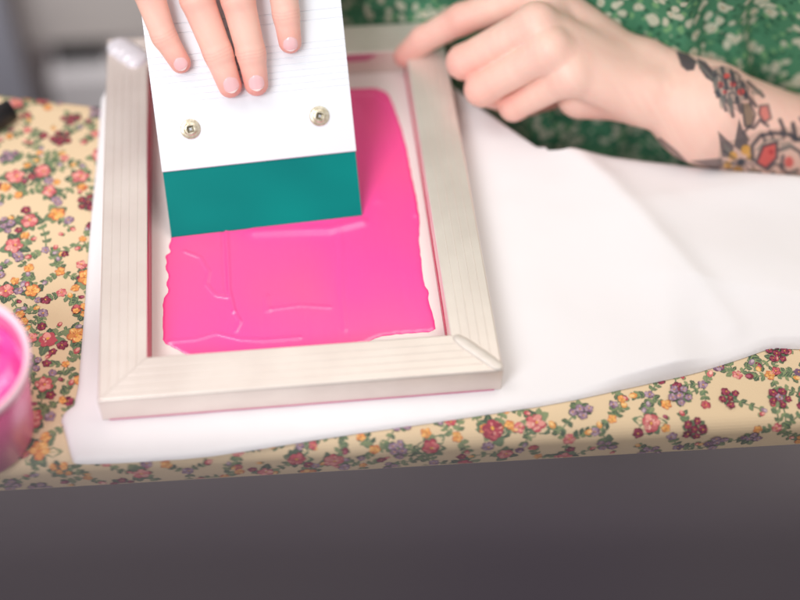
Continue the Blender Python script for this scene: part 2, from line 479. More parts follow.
for x, y in pts: cluster(x, y)
for x, y in pts:                                     # little fillers between the bunches
    bx, by = x + random.uniform(-.014, .014), y + random.uniform(-.014, .014)
    if min((bx - q[0]) ** 2 + (by - q[1]) ** 2 for q in pts) > .010 ** 2: bud(bx, by, random.uniform(0, 6.3), .004, random.choice(('burg', 'orange', 'red')))
cloth = mesh_obj('tablecloth', CV, CF, M['cloth'])
ca = cloth.data.color_attributes.new('print', 'FLOAT_COLOR', 'CORNER')
cols = []
for f, c in zip(CF, CC): cols += [(*c, 1)] * len(f)
ca.data.foreach_set('color', np.array(cols, dtype=np.float32).ravel())
tag(cloth, 'cream cotton tablecloth printed with small red, orange and mauve flowers', 'tablecloth')

# ------------------------------------------------------------------ white fabric under the frame
FT = .0034
def P2d(l, z=0.0): return [tuple(at(x, y, z)[:2]) for x, y in l]
far_px = [(102, 84), (150, 60), (300, 60), (440, 74), (456, 88), (500, 122), (548, 156)]
low = P2d([(64, 414), (61, 421), (64, 428), (71, 455), (74, 463), (82, 464), (120, 463), (200, 458), (262, 449), (330, 438), (450, 421), (560, 404), (641, 386), (692, 375), (740, 360), (770, 349), (802, 350), (860, 352)])
pl = low + [(.60, yfar(.60) + .02), (.48, yfar(.48) + .028), (.34, yfar(.34) + .03)] + list(reversed(P2d(far_px, 0.002))) + P2d([(97, 160), (91, 220), (84, 320), (77, 404)])
fold_px = [(1, 1)]
def fabric(poly_pts, T, rr, ridges, name, label, group=None):
    poly = densify(poly_pts, .0014, 1)
    def hgt(V, d):
        r = np.clip(d / rr, 0, 1)
        z = .0006 + T * np.sqrt(np.maximum(0, 1 - (1 - r) ** 2)) * (1)
        z += .0042 * noise2(V[:, 0] + V[:, 1] * .4, V[:, 1], 15) * r * smoothstep(.24, .30, V[:, 0]) + .0005 * noise2(V[:, 0], V[:, 1], 70) * r
        for f in ridges: z += f(V, r)
        return z
    V, F = sheet(poly, .0035, hgt, .0065)
    # hang over the far table edge right of the frame
    b = yfar(V[:, 0]) - .008; s = np.maximum(V[:, 1] - b, 0) * smoothstep(.30, .345, V[:, 0])
    ang = np.minimum(s / .011, np.pi / 2); rest = np.maximum(s - .011 * np.pi / 2, 0)
    on = s > 0
    V[:, 1] = np.where(on, b + .011 * np.sin(ang), V[:, 1])
    V[:, 2] = np.where(on, V[:, 2] - .011 * (1 - np.cos(ang)) - rest, V[:, 2])
    o = mesh_obj(name, V, F, M['fabric'], smooth=True)
    return o
def seg_ridge(pts_px, hgt, wid, z=.004, side=None):
    P = np.array(P2d(pts_px, z))
    def f(V, r):
        d = poly_dist(V[:, :2], P, False)
        return hgt * np.exp(-(d / wid) ** 2) * r
    return f
def step_layer(pts_px, hgt, wid, z=.004):
    """a second thickness of cloth inside an outline, with a rolled edge"""
    P = densify(P2d(pts_px, z), .003, 1)
    def f(V, r):
        d = poly_dist(V[:, :2], P); ins_ = inside(V[:, :2], P)
        q = np.clip(np.where(ins_, d, 0) / wid, 0, 1)
        return hgt * np.sqrt(np.maximum(0, 1 - (1 - q) ** 2)) * np.minimum(1, r * 1.5)
    return f
def fold(line_px, close_px, H, wl, wr, z=.004, fade=None):
    """cloth rising slowly to a fold line and dropping quickly behind it"""
    Pl = densify(np.array(P2d(line_px + close_px, z)), .003, 0); Ln = np.array(P2d(line_px, z))
    def f(V, r):
        d = poly_dist(V[:, :2], Ln, False); i_ = inside(V[:, :2], Pl)
        k = 1.0 if fade is None else smoothstep(at(fade[0], 260, 0).x, at(fade[1], 260, 0).x, V[:, 0])
        return H * k * np.where(i_, np.exp(-d / wl), np.exp(-(d / wr) ** 2)) * r
    return f
ridges = [
    fold([(560, 268), (620, 276), (655, 283), (700, 289), (740, 294), (800, 306), (900, 330)], [(900, 500), (560, 500)], .0100, .026, .060, fade=(600, 690)),
    fold([(500, 90), (556, 148), (602, 187), (640, 232), (650, 256), (658, 290), (664, 330), (672, 372), (690, 440)], [(400, 440), (400, 90)], .0062, .045, .020),
    fold([(540, 130), (602, 187), (640, 232), (686, 283), (730, 330)], [(560, 330), (480, 200)], .0034, .020, .010, fade=(560, 610)),
    fold([(600, 214), (640, 206), (720, 190), (800, 178), (900, 172)], [(900, 100), (600, 100)], .0036, .020, .020, fade=(610, 690)),
]
fab = fabric(pl, FT, .0055, ridges, 'white_fabric', '')
tag(fab, 'folded white cotton fabric lying under the metal frame and spreading right', 'fabric')

# ------------------------------------------------------------------ screen printing frame
W_, H_, w_, ZT, ZB = .240, .3044, .0287, .026, .0044
frame = empty('screen_frame', (W_ / 2, H_ / 2, ZB))
tag(frame, 'cream metal screen printing frame with grooved rails and stretched mesh', 'printing frame')
# cross-section, q = 0 at the outer face, w_ at the inner face
prof = [(0.0004, ZB), (0, ZB + .0006), (0, ZT - .0012), (.0004, ZT - .0004), (.0012, ZT)]
for g in (.0062, .0115, .0168, .0221):
    prof += [(g - .0004, ZT), (g - .0002, ZT + .0002), (g + .0002, ZT + .0002), (g + .0004, ZT)]
prof += [(w_ - .0010, ZT), (w_ - .0003, ZT - .0003), (w_, ZT - .0010), (w_, ZB + .0005), (w_ - .0005, ZB)]
corners_ = [(0, 0), (W_, 0), (W_, H_), (0, H_)]
inn = [(1, 1), (-1, 1), (-1, -1), (1, -1)]
for k in range(4):
    a, b = corners_[k], corners_[(k + 1) % 4]; ia, ib = inn[k], inn[(k + 1) % 4]
    V = []; n = len(prof); G_ = .00012
    dx, dy = (np.sign(b[0] - a[0]), np.sign(b[1] - a[1]))
    for (c, i_, sg) in ((a, ia, 1), (b, ib, -1)):
        for q, z in prof: V.append((c[0] + i_[0] * q + dx * sg * G_, c[1] + i_[1] * q + dy * sg * G_, z))
    F = [(i, (i + 1) % n, n + (i + 1) % n, n + i) for i in range(n)] + [tuple(range(n))[::-1], tuple(range(n, 2 * n))]
    bm = bmesh.new(); vv = [bm.verts.new(v) for v in V]
    for f in F: bm.faces.new([vv[i] for i in f])
    bm_obj('rail', bm, M['alu'], frame)
# weld beads on two mitres
def bead(p, q, r0, name, m, lumpy, flat=.5, lab=None):
    p = Vector(p); q = Vector(q); n = 40; S_ = 14; V = []; d = (q - p).normalized(); side = Vector((-d.y, d.x, 0))
    for i in range(n + 1):
        t = i / n; c = p.lerp(q, t); e = math.sqrt(max(0, 1 - abs(2 * t - 1) ** 6)) * .98 + .02
        for j in range(S_):
            a = 2 * math.pi * j / S_
            k = 1 + lumpy * (.5 * math.sin(t * 34 + 1.3 * math.sin(a * 2)) + .5 * math.sin(a * 3 + t * 21)) + lumpy * random.uniform(-.25, .25)
            V.append(c + side * math.cos(a) * r0 * e * k + Vector((0, 0, 1)) * math.sin(a) * r0 * flat * e * k)
    F = [(i * S_ + j, i * S_ + (j + 1) % S_, (i + 1) * S_ + (j + 1) % S_, (i + 1) * S_ + j) for i in range(n) for j in range(S_)]
    F += [tuple(range(S_))[::-1], tuple(n * S_ + j for j in range(S_))]
    o = mesh_obj(name, V, F, m, frame, True)
    if lab: o['label'] = lab
    return o
bead((.0035, H_ - .004, ZT), (w_ - .002, H_ - w_ + .001, ZT), .0094, 'weld_bead', M['bead_white'], .09, .5, 'lumpy white weld bead on the far mitre')
bead((W_ - w_ + .002, w_ - .001, ZT - .0002), (W_ - .0005, .0008, ZT - .0002), .0040, 'weld_bead', M['bead'], .06, .5, 'smooth shiny weld bead on the near mitre')
# stretched mesh and its glued border
mz = .0062
box('screen_mesh', (w_ - .0002 + .0004, w_ + .0002, mz - .0003), (W_ - w_ - .0002, H_ - w_ - .0002, mz), M['mesh'], frame)
box('mesh_border', (.004, -.00035, ZB + .0002), (W_ - .004, -.00001, ZB + .0011), M['stain_pale'], frame)
# dried ink on the inner faces
def wall_strip(name, pts, nrm, m, lab=None):
    """pts: closed outline on an inner wall; gives it a slight thickness"""
    nrm = Vector(nrm) * .0005; a = [Vector(p) for p in pts]; n = len(a)
    V = a + [p + nrm for p in a]
    F = [tuple(range(n)), tuple(range(n, 2 * n))[::-1]] + [(i, (i + 1) % n, n + (i + 1) % n, n + i) for i in range(n)]
    o = mesh_obj(name, V, F, m, frame)
    bm = bmesh.new(); bm.from_mesh(o.data); bmesh.ops.recalc_face_normals(bm, faces=bm.faces); bm.to_mesh(o.data); bm.free()
    if lab: o['label'] = lab
def wavy(n, a, b, base, amp, axis):
    out = []
    for i in range(n + 1):
        t = i / n; out.append((a + (b - a) * t, base + amp * random.uniform(-1, 1)))
    return out
top = wavy(60, w_ + .001, H_ - w_ - .006, ZT - .0022, .0004, 1)
wall_strip('ink_stain', [(w_ + .00002, y, z) for y, z in top] + [(w_ + .00002, H_ - w_ - .006, mz + .0003), (w_ + .00002, w_ + .001, mz + .0003)], (1, 0, 0), M['stain'], 'crimson dried ink along the left rail')
top = wavy(60, w_ + .001, H_ - w_ - .003, mz + .0075, .0007, 1)
wall_strip('ink_stain', [(W_ - w_ - .00002, y, z) for y, z in top] + [(W_ - w_ - .00002, H_ - w_ - .003, mz + .0003), (W_ - w_ - .00002, w_ + .001, mz + .0003)], (-1, 0, 0), M['stain'], 'crimson dried ink along the right rail')
top = wavy(14, .12, .188, ZT - .008, .0010, 0); top[-1] = (.190, ZT - .003)
wall_strip('ink_stain', [(x, H_ - w_ - .00002, z) for x, z in top] + [(.188, H_ - w_ - .00002, ZT - .002), (.12, H_ - w_ - .00002, ZT - .002)], (0, -1, 0), M['stain_pale'], 'pale pink smear on the far rail')

# ------------------------------------------------------------------ ink film
zi = mz
L_edge = [(172, 240), (168, 247), (171, 252), (165, 256), (167, 262), (165, 268), (169, 276), (166, 284), (169, 291), (163, 300), (163, 325), (163, 343), (176, 349), (192, 358)]
B_edge = [(230, 358), (290, 353), (340, 349), (364, 344), (378, 337), (400, 334), (436, 332)]
R_edge = [(434, 318), (428, 300), (429, 292), (424, 284), (421, 260), (419, 240), (420, 222), (417, 200), (411, 172), (405, 140), (396, 112), (388, 93), (376, 88), (350, 89)]
T_edge = [(300, 92), (230, 98), (175, 104), (168, 130), (169, 180)]
inkpoly = densify(P2d(L_edge + B_edge + R_edge + T_edge, zi), .0012, 1)
inkpoly = inkpoly + np.column_stack([noise2(inkpoly[:, 0], inkpoly[:, 1], 300), noise2(inkpoly[:, 1], inkpoly[:, 0], 310)]) * .0005
def crease(px_, h_, w__):
    P = np.array(P2d(px_, zi)); return lambda V: h_ * np.exp(-(poly_dist(V, P, False) / w__) ** 2)
cre = [crease([(226, 232), (228, 262), (229, 290), (234, 312)], .0011, .0011), crease([(223, 232), (224, 262), (226, 290)], -.0007, .0012),
       crease([(184, 252), (200, 258), (209, 272), (206, 285), (216, 296), (228, 298)], .0008, .0009),
       crease([(170, 342), (196, 340), (216, 334), (240, 340), (262, 341), (300, 338)], .0007, .0009),
       crease([(234, 312), (240, 322), (236, 332)], .0008, .0008), crease([(265, 298), (266, 312)], .0006, .0007),
       crease([(268, 296), (269, 312)], .0006, .0006), crease([(270, 310), (300, 306), (330, 308)], .0004, .0009),
       crease([(255, 233), (300, 231), (330, 230), (362, 222)], .0012, .0034), crease([(362, 110), (372, 150), (378, 200)], .0005, .004),
       crease([(396, 112), (405, 140), (413, 180), (416, 215)], .0007, .0022), crease([(350, 94), (376, 94), (386, 104)], .0009, .0020),
       crease([(340, 232), (342, 300), (345, 330)], .0003, .0016)]
def inkh(V, d):
    r = np.clip(d / .0016, 0, 1)
    z = zi + .00015 + .0005 * np.sqrt(np.maximum(0, 1 - (1 - r) ** 2))
    for c in cre: z += c(V) * r * .9
    z += .0004 * noise2(V[:, 0], V[:, 1] * .5, 45) * r + .00007 * noise2(V[:, 0] * 3, V[:, 1] * .15, 300) * r
    return z
V, F = sheet(inkpoly, .0013, inkh)
ink = mesh_obj('ink_film', V, F, M['ink'], smooth=True)
tag(ink, 'glossy bright pink ink spread over the mesh in front of the squeegee', 'ink')

# ------------------------------------------------------------------ squeegee
TH = .0628; AL = .8226
SO = Vector((.0416, .1341, .0062 + .0006))
e_ = Vector((math.cos(TH), math.sin(TH), 0)); n_ = Vector((-math.sin(TH), math.cos(TH), 0))
u_ = n_ * math.cos(AL) + Vector((0, 0, 1)) * math.sin(AL); m_ = e_.cross(u_)
SM = Matrix(((e_.x, u_.x, m_.x, SO.x), (e_.y, u_.y, m_.y, SO.y), (e_.z, u_.z, m_.z, SO.z), (0, 0, 0, 1)))
def on_plate(px, py, h=0):
    """(s, t) on the squeegee's face for a photo position"""
    d = ray(px, py); o = SO + m_ * h; k = (o - CAM).dot(m_) / d.dot(m_); p = CAM + d * k - o
    return p.dot(e_), p.dot(u_)
squeegee = empty('squeegee', SO); tag(squeegee, 'wide white metal squeegee with a teal rubber blade pulled through the pink ink', 'squeegee')
def extrude(name, prof, s0, s1, m, bev=None):
    V = [(s, t, h) for s in (s0, s1) for t, h in prof]; n = len(prof)
    bm = bmesh.new(); vv = [bm.verts.new(v) for v in V]
    for i in range(n): bm.faces.new([vv[i], vv[(i + 1) % n], vv[n + (i + 1) % n], vv[n + i]])
    bm.faces.new([vv[i] for i in range(n)][::-1]); bm.faces.new([vv[n + i] for i in range(n)])
    return bm_obj(name, bm, m, squeegee, False, SM)
WS = .127; th = .0085; cot = math.cos(AL) / math.sin(AL)
extrude('rubber_blade', [(0, 0), (.0009, .0004), (.052, .0004), (.052, -th), (th * cot + .001, -th)], .0004, WS - .0004, M['teal'])
hf = .0016
pr = [(.0430, .0002), (.0434, hf - .0003), (.0438, hf)]
gr = []
for k in range(8): gr.append(.0865 + k * .0042)
for k in range(2): gr.append(.1300 + k * .0060)
for g in gr: pr += [(g - .0005, hf), (g - .0002, hf - .0005), (g + .0002, hf - .0005), (g + .0005, hf)]
pr += [(.1630, hf), (.1650, hf - .0006), (.1660, hf - .003), (.1660, -th - .002), (.1645, -th - .0035), (.0434, -th - .0035), (.0430, -th - .003)]
extrude('metal_holder', pr, 0, WS, M['holder'])
def screw(px, py, rot):
    s, t = on_plate(px, py, hf)
    prof_ = [(0.0008, .00155), (.0030, .0017), (.0040, .00145), (.00425, .0011), (.0046, .0010), (.0058, .0011), (.0064, .0007), (.0065, 0)]
    n = 40; V = []; F = []
    for r, h in prof_:
        for j in range(n): V.append((s + r * math.cos(2 * math.pi * j / n), t + r * math.sin(2 * math.pi * j / n), hf + h + .00001))
    for i in range(len(prof_) - 1):
        for j in range(n): F.append((i * n + j, i * n + (j + 1) % n, (i + 1) * n + (j + 1) % n, (i + 1) * n + j))
    F.append(tuple(range(n)))
    o = mesh_obj('screw', [SM @ Vector(v) for v in V], F, M['screw'], squeegee, True)
    xf = SM @ Matrix.Translation((s, t, hf + .0016)) @ Matrix.Rotation(rot, 4, 'Z')
    a = .0019
    V = [xf @ Vector(v) for v in ((-a, -a, .0004), (a, -a, .0004), (a, a, .0004), (-a, a, .0004), (-a * .55, -a * .55, .0001), (a * .55, -a * .55, .0001), (a * .55, a * .55, .0001), (-a * .55, a * .55, .0001), (-a * 1.15, -a * 1.15, 0), (a * 1.15, -a * 1.15, 0), (a * 1.15, a * 1.15, 0), (-a * 1.15, a * 1.15, 0))]
    r_ = mesh_obj('recess_rim', V, [(0, 1, 5, 4), (1, 2, 6, 5), (2, 3, 7, 6), (3, 0, 4, 7), (8, 9, 1, 0), (9, 10, 2, 1), (10, 11, 3, 2), (11, 8, 0, 3)], M['screw_dark'], o)
    bm = bmesh.new(); bmesh.ops.create_cone(bm, cap_ends=True, segments=16, radius1=.0010, radius2=.0007, depth=.0006)
    bm_obj('pin', bm, M['screw_pin'], o, False, xf @ Matrix.Translation((.0001, 0, .0004)))
screw(190.5, 129, .15); screw(319.5, 116, -.35)

# ------------------------------------------------------------------ the person
def q(px, py, z): return tuple(at(px, py, z))
def sp(s, t, h): return tuple(SM @ Vector((s, t, h)))
def pp(px, py, h):
    s, t = on_plate(px, py, h); return sp(s, t, h)
# right hand: four fingers over the squeegee's face
RH = {}
def rfinger(name, tip, dip, pip, rt, rd, rp, mcp):
    ht, hd, hp = hf + rt * .80, hf + rd * 1.02, hf + rp * 1.35
    RH[name] = [(pp(*tip, ht), rt), (pp(*dip, hd), rd), (pp(*pip, hp), rp), (mcp, rp * 1.16)]
rfinger('little', (180.5, 63), (164, 36), (146, -14), .0066, .0080, .0098, sp(.008, .196, -.004))
rfinger('ring', (230, 86), (218, 53), (196.5, -2), .0076, .0093, .0107, sp(.036, .204, -.002))
rfinger('middle', (256.3, 84), (251, 53), (237.5, -2), .0077, .0093, .0107, sp(.061, .206, -.002))
rfinger('index', (290, 42), (286, 14), (279, -42), .0074, .0086, .0106, sp(.086, .206, -.006))
wrR = np.array(sp(.045, .200, -.006)) + np.array((.01, .085, .035))
elR = wrR + np.array((.035, .13, .15)); shR = np.array((.20, .44, .42))
def palm_R(P):
    d = None
    for k in RH:
        c = cone(P, RH[k][3][0], wrR + (np.array(RH[k][3][0]) - np.array(RH['middle'][3][0])) * .45, RH[k][3][1] * 1.05, .020)
        d = c if d is None else smin(d, c, .010)
    tb = np.array(sp(.095, .185, -.040)); tm = np.array(sp(.088, .150, -.030)); tt_ = np.array(sp(.080, .128, -.024))
    d = smin(d, cone(P, wrR, tb, .020, .015), .012)
    th_ = smin(cone(P, tb, tm, .013, .0105), cone(P, tm, tt_, .0105, .0085), .004)
    d = smin(d, th_, .006)
    d = smin(d, cone(P, wrR, elR, .026, .040), .02)
    return d
def chain(P, ch, k=.0025):
    d = None
    for (a, ra), (b, rb) in zip(ch[:-1], ch[1:]):
        c = cone(P, a, b, ra, rb); d = c if d is None else smin(d, c, k)
    return d
def crease_off(P, ch, joints=(1, 2), amp=.00035):
    """transverse skin folds at the finger joints"""
    o = 0
    for j in joints:
        a = np.array(ch[j - 1][0]); b = np.array(ch[j][0]); c = np.array(ch[min(j + 1, len(ch) - 1)][0])
        ax = (c - a); ax /= np.linalg.norm(ax); D = (P - b) @ ax; rr = np.sqrt((((P - b)) ** 2).sum(1))
        near = rr < ch[j][1] * 1.7
        o = o + near * amp * (np.exp(-(D / .0006) ** 2) + .7 * np.exp(-((D - .0022) / .0006) ** 2) + .6 * np.exp(-((D + .0021) / .0006) ** 2))
    return o
def f_R(P):
    pl_ = palm_R(P); out = None
    for k in RH:
        c = chain(P, RH[k]) + crease_off(P, RH[k])
        c = smin(c, pl_, .007)
        out = c if out is None else np.minimum(out, c)
    return out
# left hand: index presses the frame's far right corner, other fingers curled
LH = {
 'index': [(q(405, 56, .022), .0082), (q(424, 39, .036), .0096), (q(462, 19, .058), .0110), (q(540, -8, .084), .0130)],
 'middle': [(q(512, 76, .020), .0075), (q(484, 76, .024), .0090), (q(464, 62, .050), .0118), (q(536, 24, .086), .0132)],
 'ring': [(q(532, 96, .016), .0073), (q(506, 100, .018), .0086), (q(482, 89, .042), .0116), (q(550, 50, .080), .0128)],
 'little': [(q(552, 100, .014), .0066), (q(530, 104, .014), .0078), (q(514, 106, .030), .0102), (q(570, 76, .066), .0120)],
}
LT = [(q(440, 13, .020), .0072), (q(470, 8, .024), .0092), (q(520, 14, .034), .0110), (q(590, 36, .044), .0150)]
wrL = np.array(q(648, 80, .046)); faL = np.array(q(702, 111, .032)); fbL = np.array(q(800, 153, -.020)); elL = np.array(q(930, 215, -.070)); shL = np.array((.62, .40, .40))
upy = np.array((0.10, 1.0, 0)); upy /= np.linalg.norm(upy)
def arm_L(P):
    d = smin(cone(P, wrL + upy * .012, faL + upy * .004, .0190, .0310), cone(P, wrL - upy * .014, faL - upy * .004, .0170, .0310), .010)
    d = smin(d, cone(P, faL, fbL, .0335, .0375), .010)
    return smin(d, cone(P, fbL, elL, .0375, .042), .012)
def palm_L(P):
    d = arm_L(P)
    offs = {'index': .016, 'middle': .006, 'ring': -.006, 'little': -.015}
    for k in LH:
        m0 = np.array(LH[k][3][0]); c = cone(P, m0, wrL + upy * offs[k] + np.array((-.004, 0, -.004)), LH[k][3][1] * .98, .0165)
        d = smin(d, c, .011)
        c = cone(P, m0 + np.array((0, 0, .0035)), m0 + np.array((-.002, 0, .0022)), .0092, .0088)   # knuckle
        d = smin(d, c, .005)
    d = smin(d, cone(P, LH['index'][3][0], LH['little'][3][0], .0105, .0100), .008)
    heel = cone(P, q(580, 95, .036), q(636, 97, .034), .0165, .0165)
    d = smin(d, heel, .010)
    tb = chain(P, LT, .003)
    return smin(d, tb, .006)
def f_L(P):
    pl_ = palm_L(P); out = None
    for k in LH:
        c = chain(P, LH[k], .0035) + crease_off(P, LH[k], (1,) if k == 'index' else (2,), .0003)
        c = smin(c, pl_, .007)
        out = c if out is None else np.minimum(out, c)
    return out
def bbox(chs, extra, pad):
    A = np.array([p for ch in chs for p, r in ch] + extra); return A.min(0) - pad, A.max(0) + pad
lo, hi = bbox(RH.values(), [wrR, wrR + (elR - wrR) * .6], .034); RV, RF = surface_nets(f_R, lo, hi, .00085)
lo, hi = bbox(list(LH.values()) + [LT], [wrL, fbL, elL], .046); LV, LF = surface_nets(f_L, lo, hi, .0010)
RV = laplace(RV, RF, 2, .5); LV = laplace(LV, LF, 3, .5)
# torso and upper arms inside the dress, coarse
ex = np.array([f1.x - f0.x, f1.y - f0.y, 0.]); ex /= np.linalg.norm(ex); ey = np.array([-ex[1], ex[0], 0.])
bc = np.array([.345, 0, 0.]); bc[1] = yfar(bc[0]); bc = bc + ey * .195
neck = bc + np.array((-.01, .04, .52))
def f_T(P):
    d = cone(P, bc + np.array((0, 0, -.30)), bc + np.array((0, .02, .30)), .10, .09)
    d = smin(d, cone(P, bc + ex * .10 + np.array((0, .0, -.1)), shL * .9 + bc * .1, .07, .05), .06)
    d = smin(d, cone(P, bc - ex * .10 + np.array((0, .0, -.1)), shR * .9 + bc * .1, .07, .05), .06)
    d = smin(d, cone(P, bc + np.array((0, .02, .3)), neck, .06, .05), .04)
    d = smin(d, cone(P, elL, shL, .041, .048), .02)
    d = smin(d, cone(P, wrR + (elR - wrR) * .5, elR, .032, .040), .01); d = smin(d, cone(P, elR, shR, .040, .048), .02)
    return d
TV, TF = surface_nets(f_T, np.array((-.02, -.02, -.45)), np.array((.85, .75, .75)), .007)
TV = laplace(TV, TF, 2)
V = np.vstack([RV, LV, TV]); F = np.vstack([RF, LF + len(RV), TF + len(RV) + len(LV)])
person = mesh_obj('person', V, F, M['skin'], smooth=True)
tag(person, 'person in a green flowered dress holding the squeegee and steadying the frame, tattooed forearm', 'person')
# skin colour: rosier at joints and fingertips
base = np.array(lin((247, 203, 187))); rosy = np.array(lin((232, 136, 126))); pale = np.array(lin((250, 222, 206)))
C = np.tile(base, (len(V), 1))
k_ = noise2(V[:, 0] + V[:, 2], V[:, 1] - V[:, 2], 60)[:, None]; C = C * (1 + .05 * k_ + .07 * noise2(V[:, 0] + V[:, 2] * .7, V[:, 1] - V[:, 2] * .6, 260)[:, None] * np.array((.3, 1, 1)))
def tint(p, rad, amt, col):
    w = np.exp(-(((V - np.array(p)) ** 2).sum(1)) / rad ** 2)[:, None] * amt
    return C * (1 - w) + col * w
for ch in RH.values():
    C = tint(ch[0][0], .010, .72, rosy); C = tint(ch[1][0], .010, .30, rosy); C = tint(ch[2][0], .014, .42, rosy)
    for j in (1, 2):                                  # pinker skin in the folds over each joint
        b0 = np.array(ch[j][0]); ax = np.array(ch[j + 1][0]) - np.array(ch[j - 1][0]); ax /= np.linalg.norm(ax)
        Dd = (V - b0) @ ax; nr = np.sqrt(((V - b0) ** 2).sum(1)) < ch[j][1] * 1.5
        wv = nr * sum(np.exp(-((Dd - o_ - .0003 * np.sin(V[:, 0] * 420 + o_ * 9000 + j)) / .00045) ** 2) for o_ in (-.0018, .0002, .0023))
        wv = np.clip(wv, 0, 1)[:, None] * .15; C = C * (1 - wv) + np.array(lin((206, 118, 112))) * wv
for ch in LH.values():
    C = tint(ch[0][0], .013, .65, rosy); C = tint(ch[1][0], .012, .35, rosy); C = tint(ch[2][0], .014, .45, rosy)
    C = tint(np.array(ch[3][0]) + np.array((0, 0, .012)), .010, .18, np.array(lin((246, 196, 180))))
C = tint(LT[0][0], .014, .6, rosy); C = tint(q(600, 112, .03), .02, .25, rosy)
# tattoo, drawn on the skin of the forearm
Rn = np.array(RM); D = (V - np.array(CAM)) @ Rn; U = np.stack([400 + FOCAL * D[:, 0] / -D[:, 2], 300 - FOCAL * D[:, 1] / -D[:, 2]], 1)
nrm = np.zeros((len(V), 3)); me = person.data; me.vertices.foreach_get('normal', nv := np.zeros(len(V) * 3, np.float32)); nv = nv.reshape(-1, 3)
facing = ((nv * (np.array(CAM) - V)).sum(1) > 0) & (np.arange(len(V)) >= len(RV)) & (np.arange(len(V)) < len(RV) + len(LV)) & (U[:, 0] > 655) & (U[:, 0] < 960)
sel = np.where(facing)[0]; US = U[sel]; CS = C[sel]
INK = np.array(lin((54, 58, 68))); OLV = np.array(lin((122, 104, 84))); RED = np.array(lin((206, 78, 74))); YEL = np.array(lin((218, 160, 66))); GRY = np.array(lin((128, 124, 116)))
def blend(al, c):
    global CS
    al = np.clip(al, 0, 1)[:, None]; CS = CS * (1 - al) + c * al
def pol(pts, c, a=.92):
    d = poly_dist(US, pts) * np.where(inside(US, pts), 1, -1); blend((.5 + d / 1.6).clip(0, 1) * a, c)
def lnn(pts, w, c, a=.9):
    d = poly_dist(US, pts, False); blend((.5 + (w * .62 - d) / 1.8).clip(0, 1) * a, c)
def dsc(x, y, r, c, a=.9, ry=None):
    d = (1 - np.hypot((US[:, 0] - x) / r, (US[:, 1] - y) / (ry or r))) * r; blend((.5 + d / 1.6).clip(0, 1) * a, c)
pol([(720, 142), (745, 138), (760, 130), (800, 126), (860, 150), (860, 200), (715, 184)], np.array(lin((176, 146, 130))), .45)
pol([(708, 66), (730, 66), (752, 86), (756, 104), (738, 112), (716, 98)], np.array(lin((150, 122, 112))), .5)
pol([(676, 51), (688, 54), (697, 61), (694, 70), (687, 71), (681, 66)], INK)
pol([(697, 58), (706, 62), (714, 72), (714, 83), (706, 78), (699, 68)], INK); lnn([(697, 62), (712, 78)], 1.5, GRY)
pol([(712, 70), (722, 66), (733, 71), (745, 84), (748, 97), (738, 104), (724, 99), (715, 92)], GRY, .55)
for a_, b_ in (((715, 72), (718, 96)), ((722, 68), (727, 88)), ((731, 71), (738, 92)), ((742, 82), (746, 98)), ((716, 92), (730, 104)), ((722, 98), (726, 110)), ((730, 100), (733, 116)), ((737, 98), (741, 112)), ((748, 82), (763, 96)), ((744, 92), (756, 106))):
    lnn([a_, b_], 3.2, INK, .8)
for x, y, r in ((720, 85, 3.4), (727, 76, 3), (733, 84, 3), (741, 92, 3.6), (725, 92, 2.2)): dsc(x, y, r, RED)
pol([(742, 104), (750, 103), (754, 116), (751, 128), (745, 126)], OLV, .85); lnn([(742, 104), (745, 126), (752, 128), (755, 114), (750, 103)], 2, INK, .8)
pol([(760, 106), (768, 106), (770, 118), (764, 122), (759, 114)], RED, .7); lnn([(760, 106), (768, 105), (771, 118), (764, 123), (759, 114), (760, 106)], 2.2, INK, .7)
pol([(718, 131), (734, 146), (732, 158), (722, 157)], INK, .8); pol([(723, 142), (731, 150), (727, 155)], GRY, .7)
pol([(739, 119), (749, 146), (742, 152), (734, 146)], INK, .85)
pol([(690, 161), (722, 158), (724, 166), (716, 170)], INK, .75); lnn([(686, 168), (722, 172)], 3, INK, .7)
lnn([(660, 140), (676, 153), (688, 166)], 4, INK, .7)
for x, y, r in ((733, 156, 4.4), (746, 150, 5), (728, 165, 4), (738, 170, 4.5), (750, 157, 3.4), (726, 174, 3)): dsc(x, y, r, YEL)
dsc(741, 162, 4, INK); dsc(733, 163, 1.6, INK); lnn([(722, 178), (750, 178), (760, 172)], 3, INK, .8); lnn([(724, 151), (736, 160)], 1.6, INK)
pol([(763, 146), (776, 143), (776, 158), (766, 168), (757, 163)], RED); lnn([(763, 146), (777, 142), (777, 158), (766, 169), (756, 163), (763, 146)], 2.6, INK)
lnn([(753, 160), (752, 146), (760, 136), (774, 133), (790, 135), (800, 140), (815, 138)], 3.4, INK, .85); lnn([(757, 150), (766, 140), (782, 139)], 2, GRY, .8)
for x, y in ((762, 134), (770, 131), (781, 131), (790, 133)): lnn([(x, y), (x + 3, y + 7)], 2.4, INK, .8)
lnn([(780, 120), (785, 132)], 3.2, INK); lnn([(793, 124), (796, 140)], 4, INK); lnn([(780, 150), (790, 146), (800, 152), (806, 164)], 3, INK, .85)
dsc(789, 162, 4.6, RED, .85, 5.6); lnn([(783, 156), (781, 168), (788, 174), (798, 170)], 3, INK, .85); dsc(783, 180, 5, RED, .8, 3.4)
for i in range(9): lnn([(752 + i * 7, 172 + (i % 3) * 3), (757 + i * 7, 181)], 3, INK if i % 2 else GRY, .8)
dsc(772, 176, 4, GRY, .7); dsc(797, 178, 4, OLV, .7)
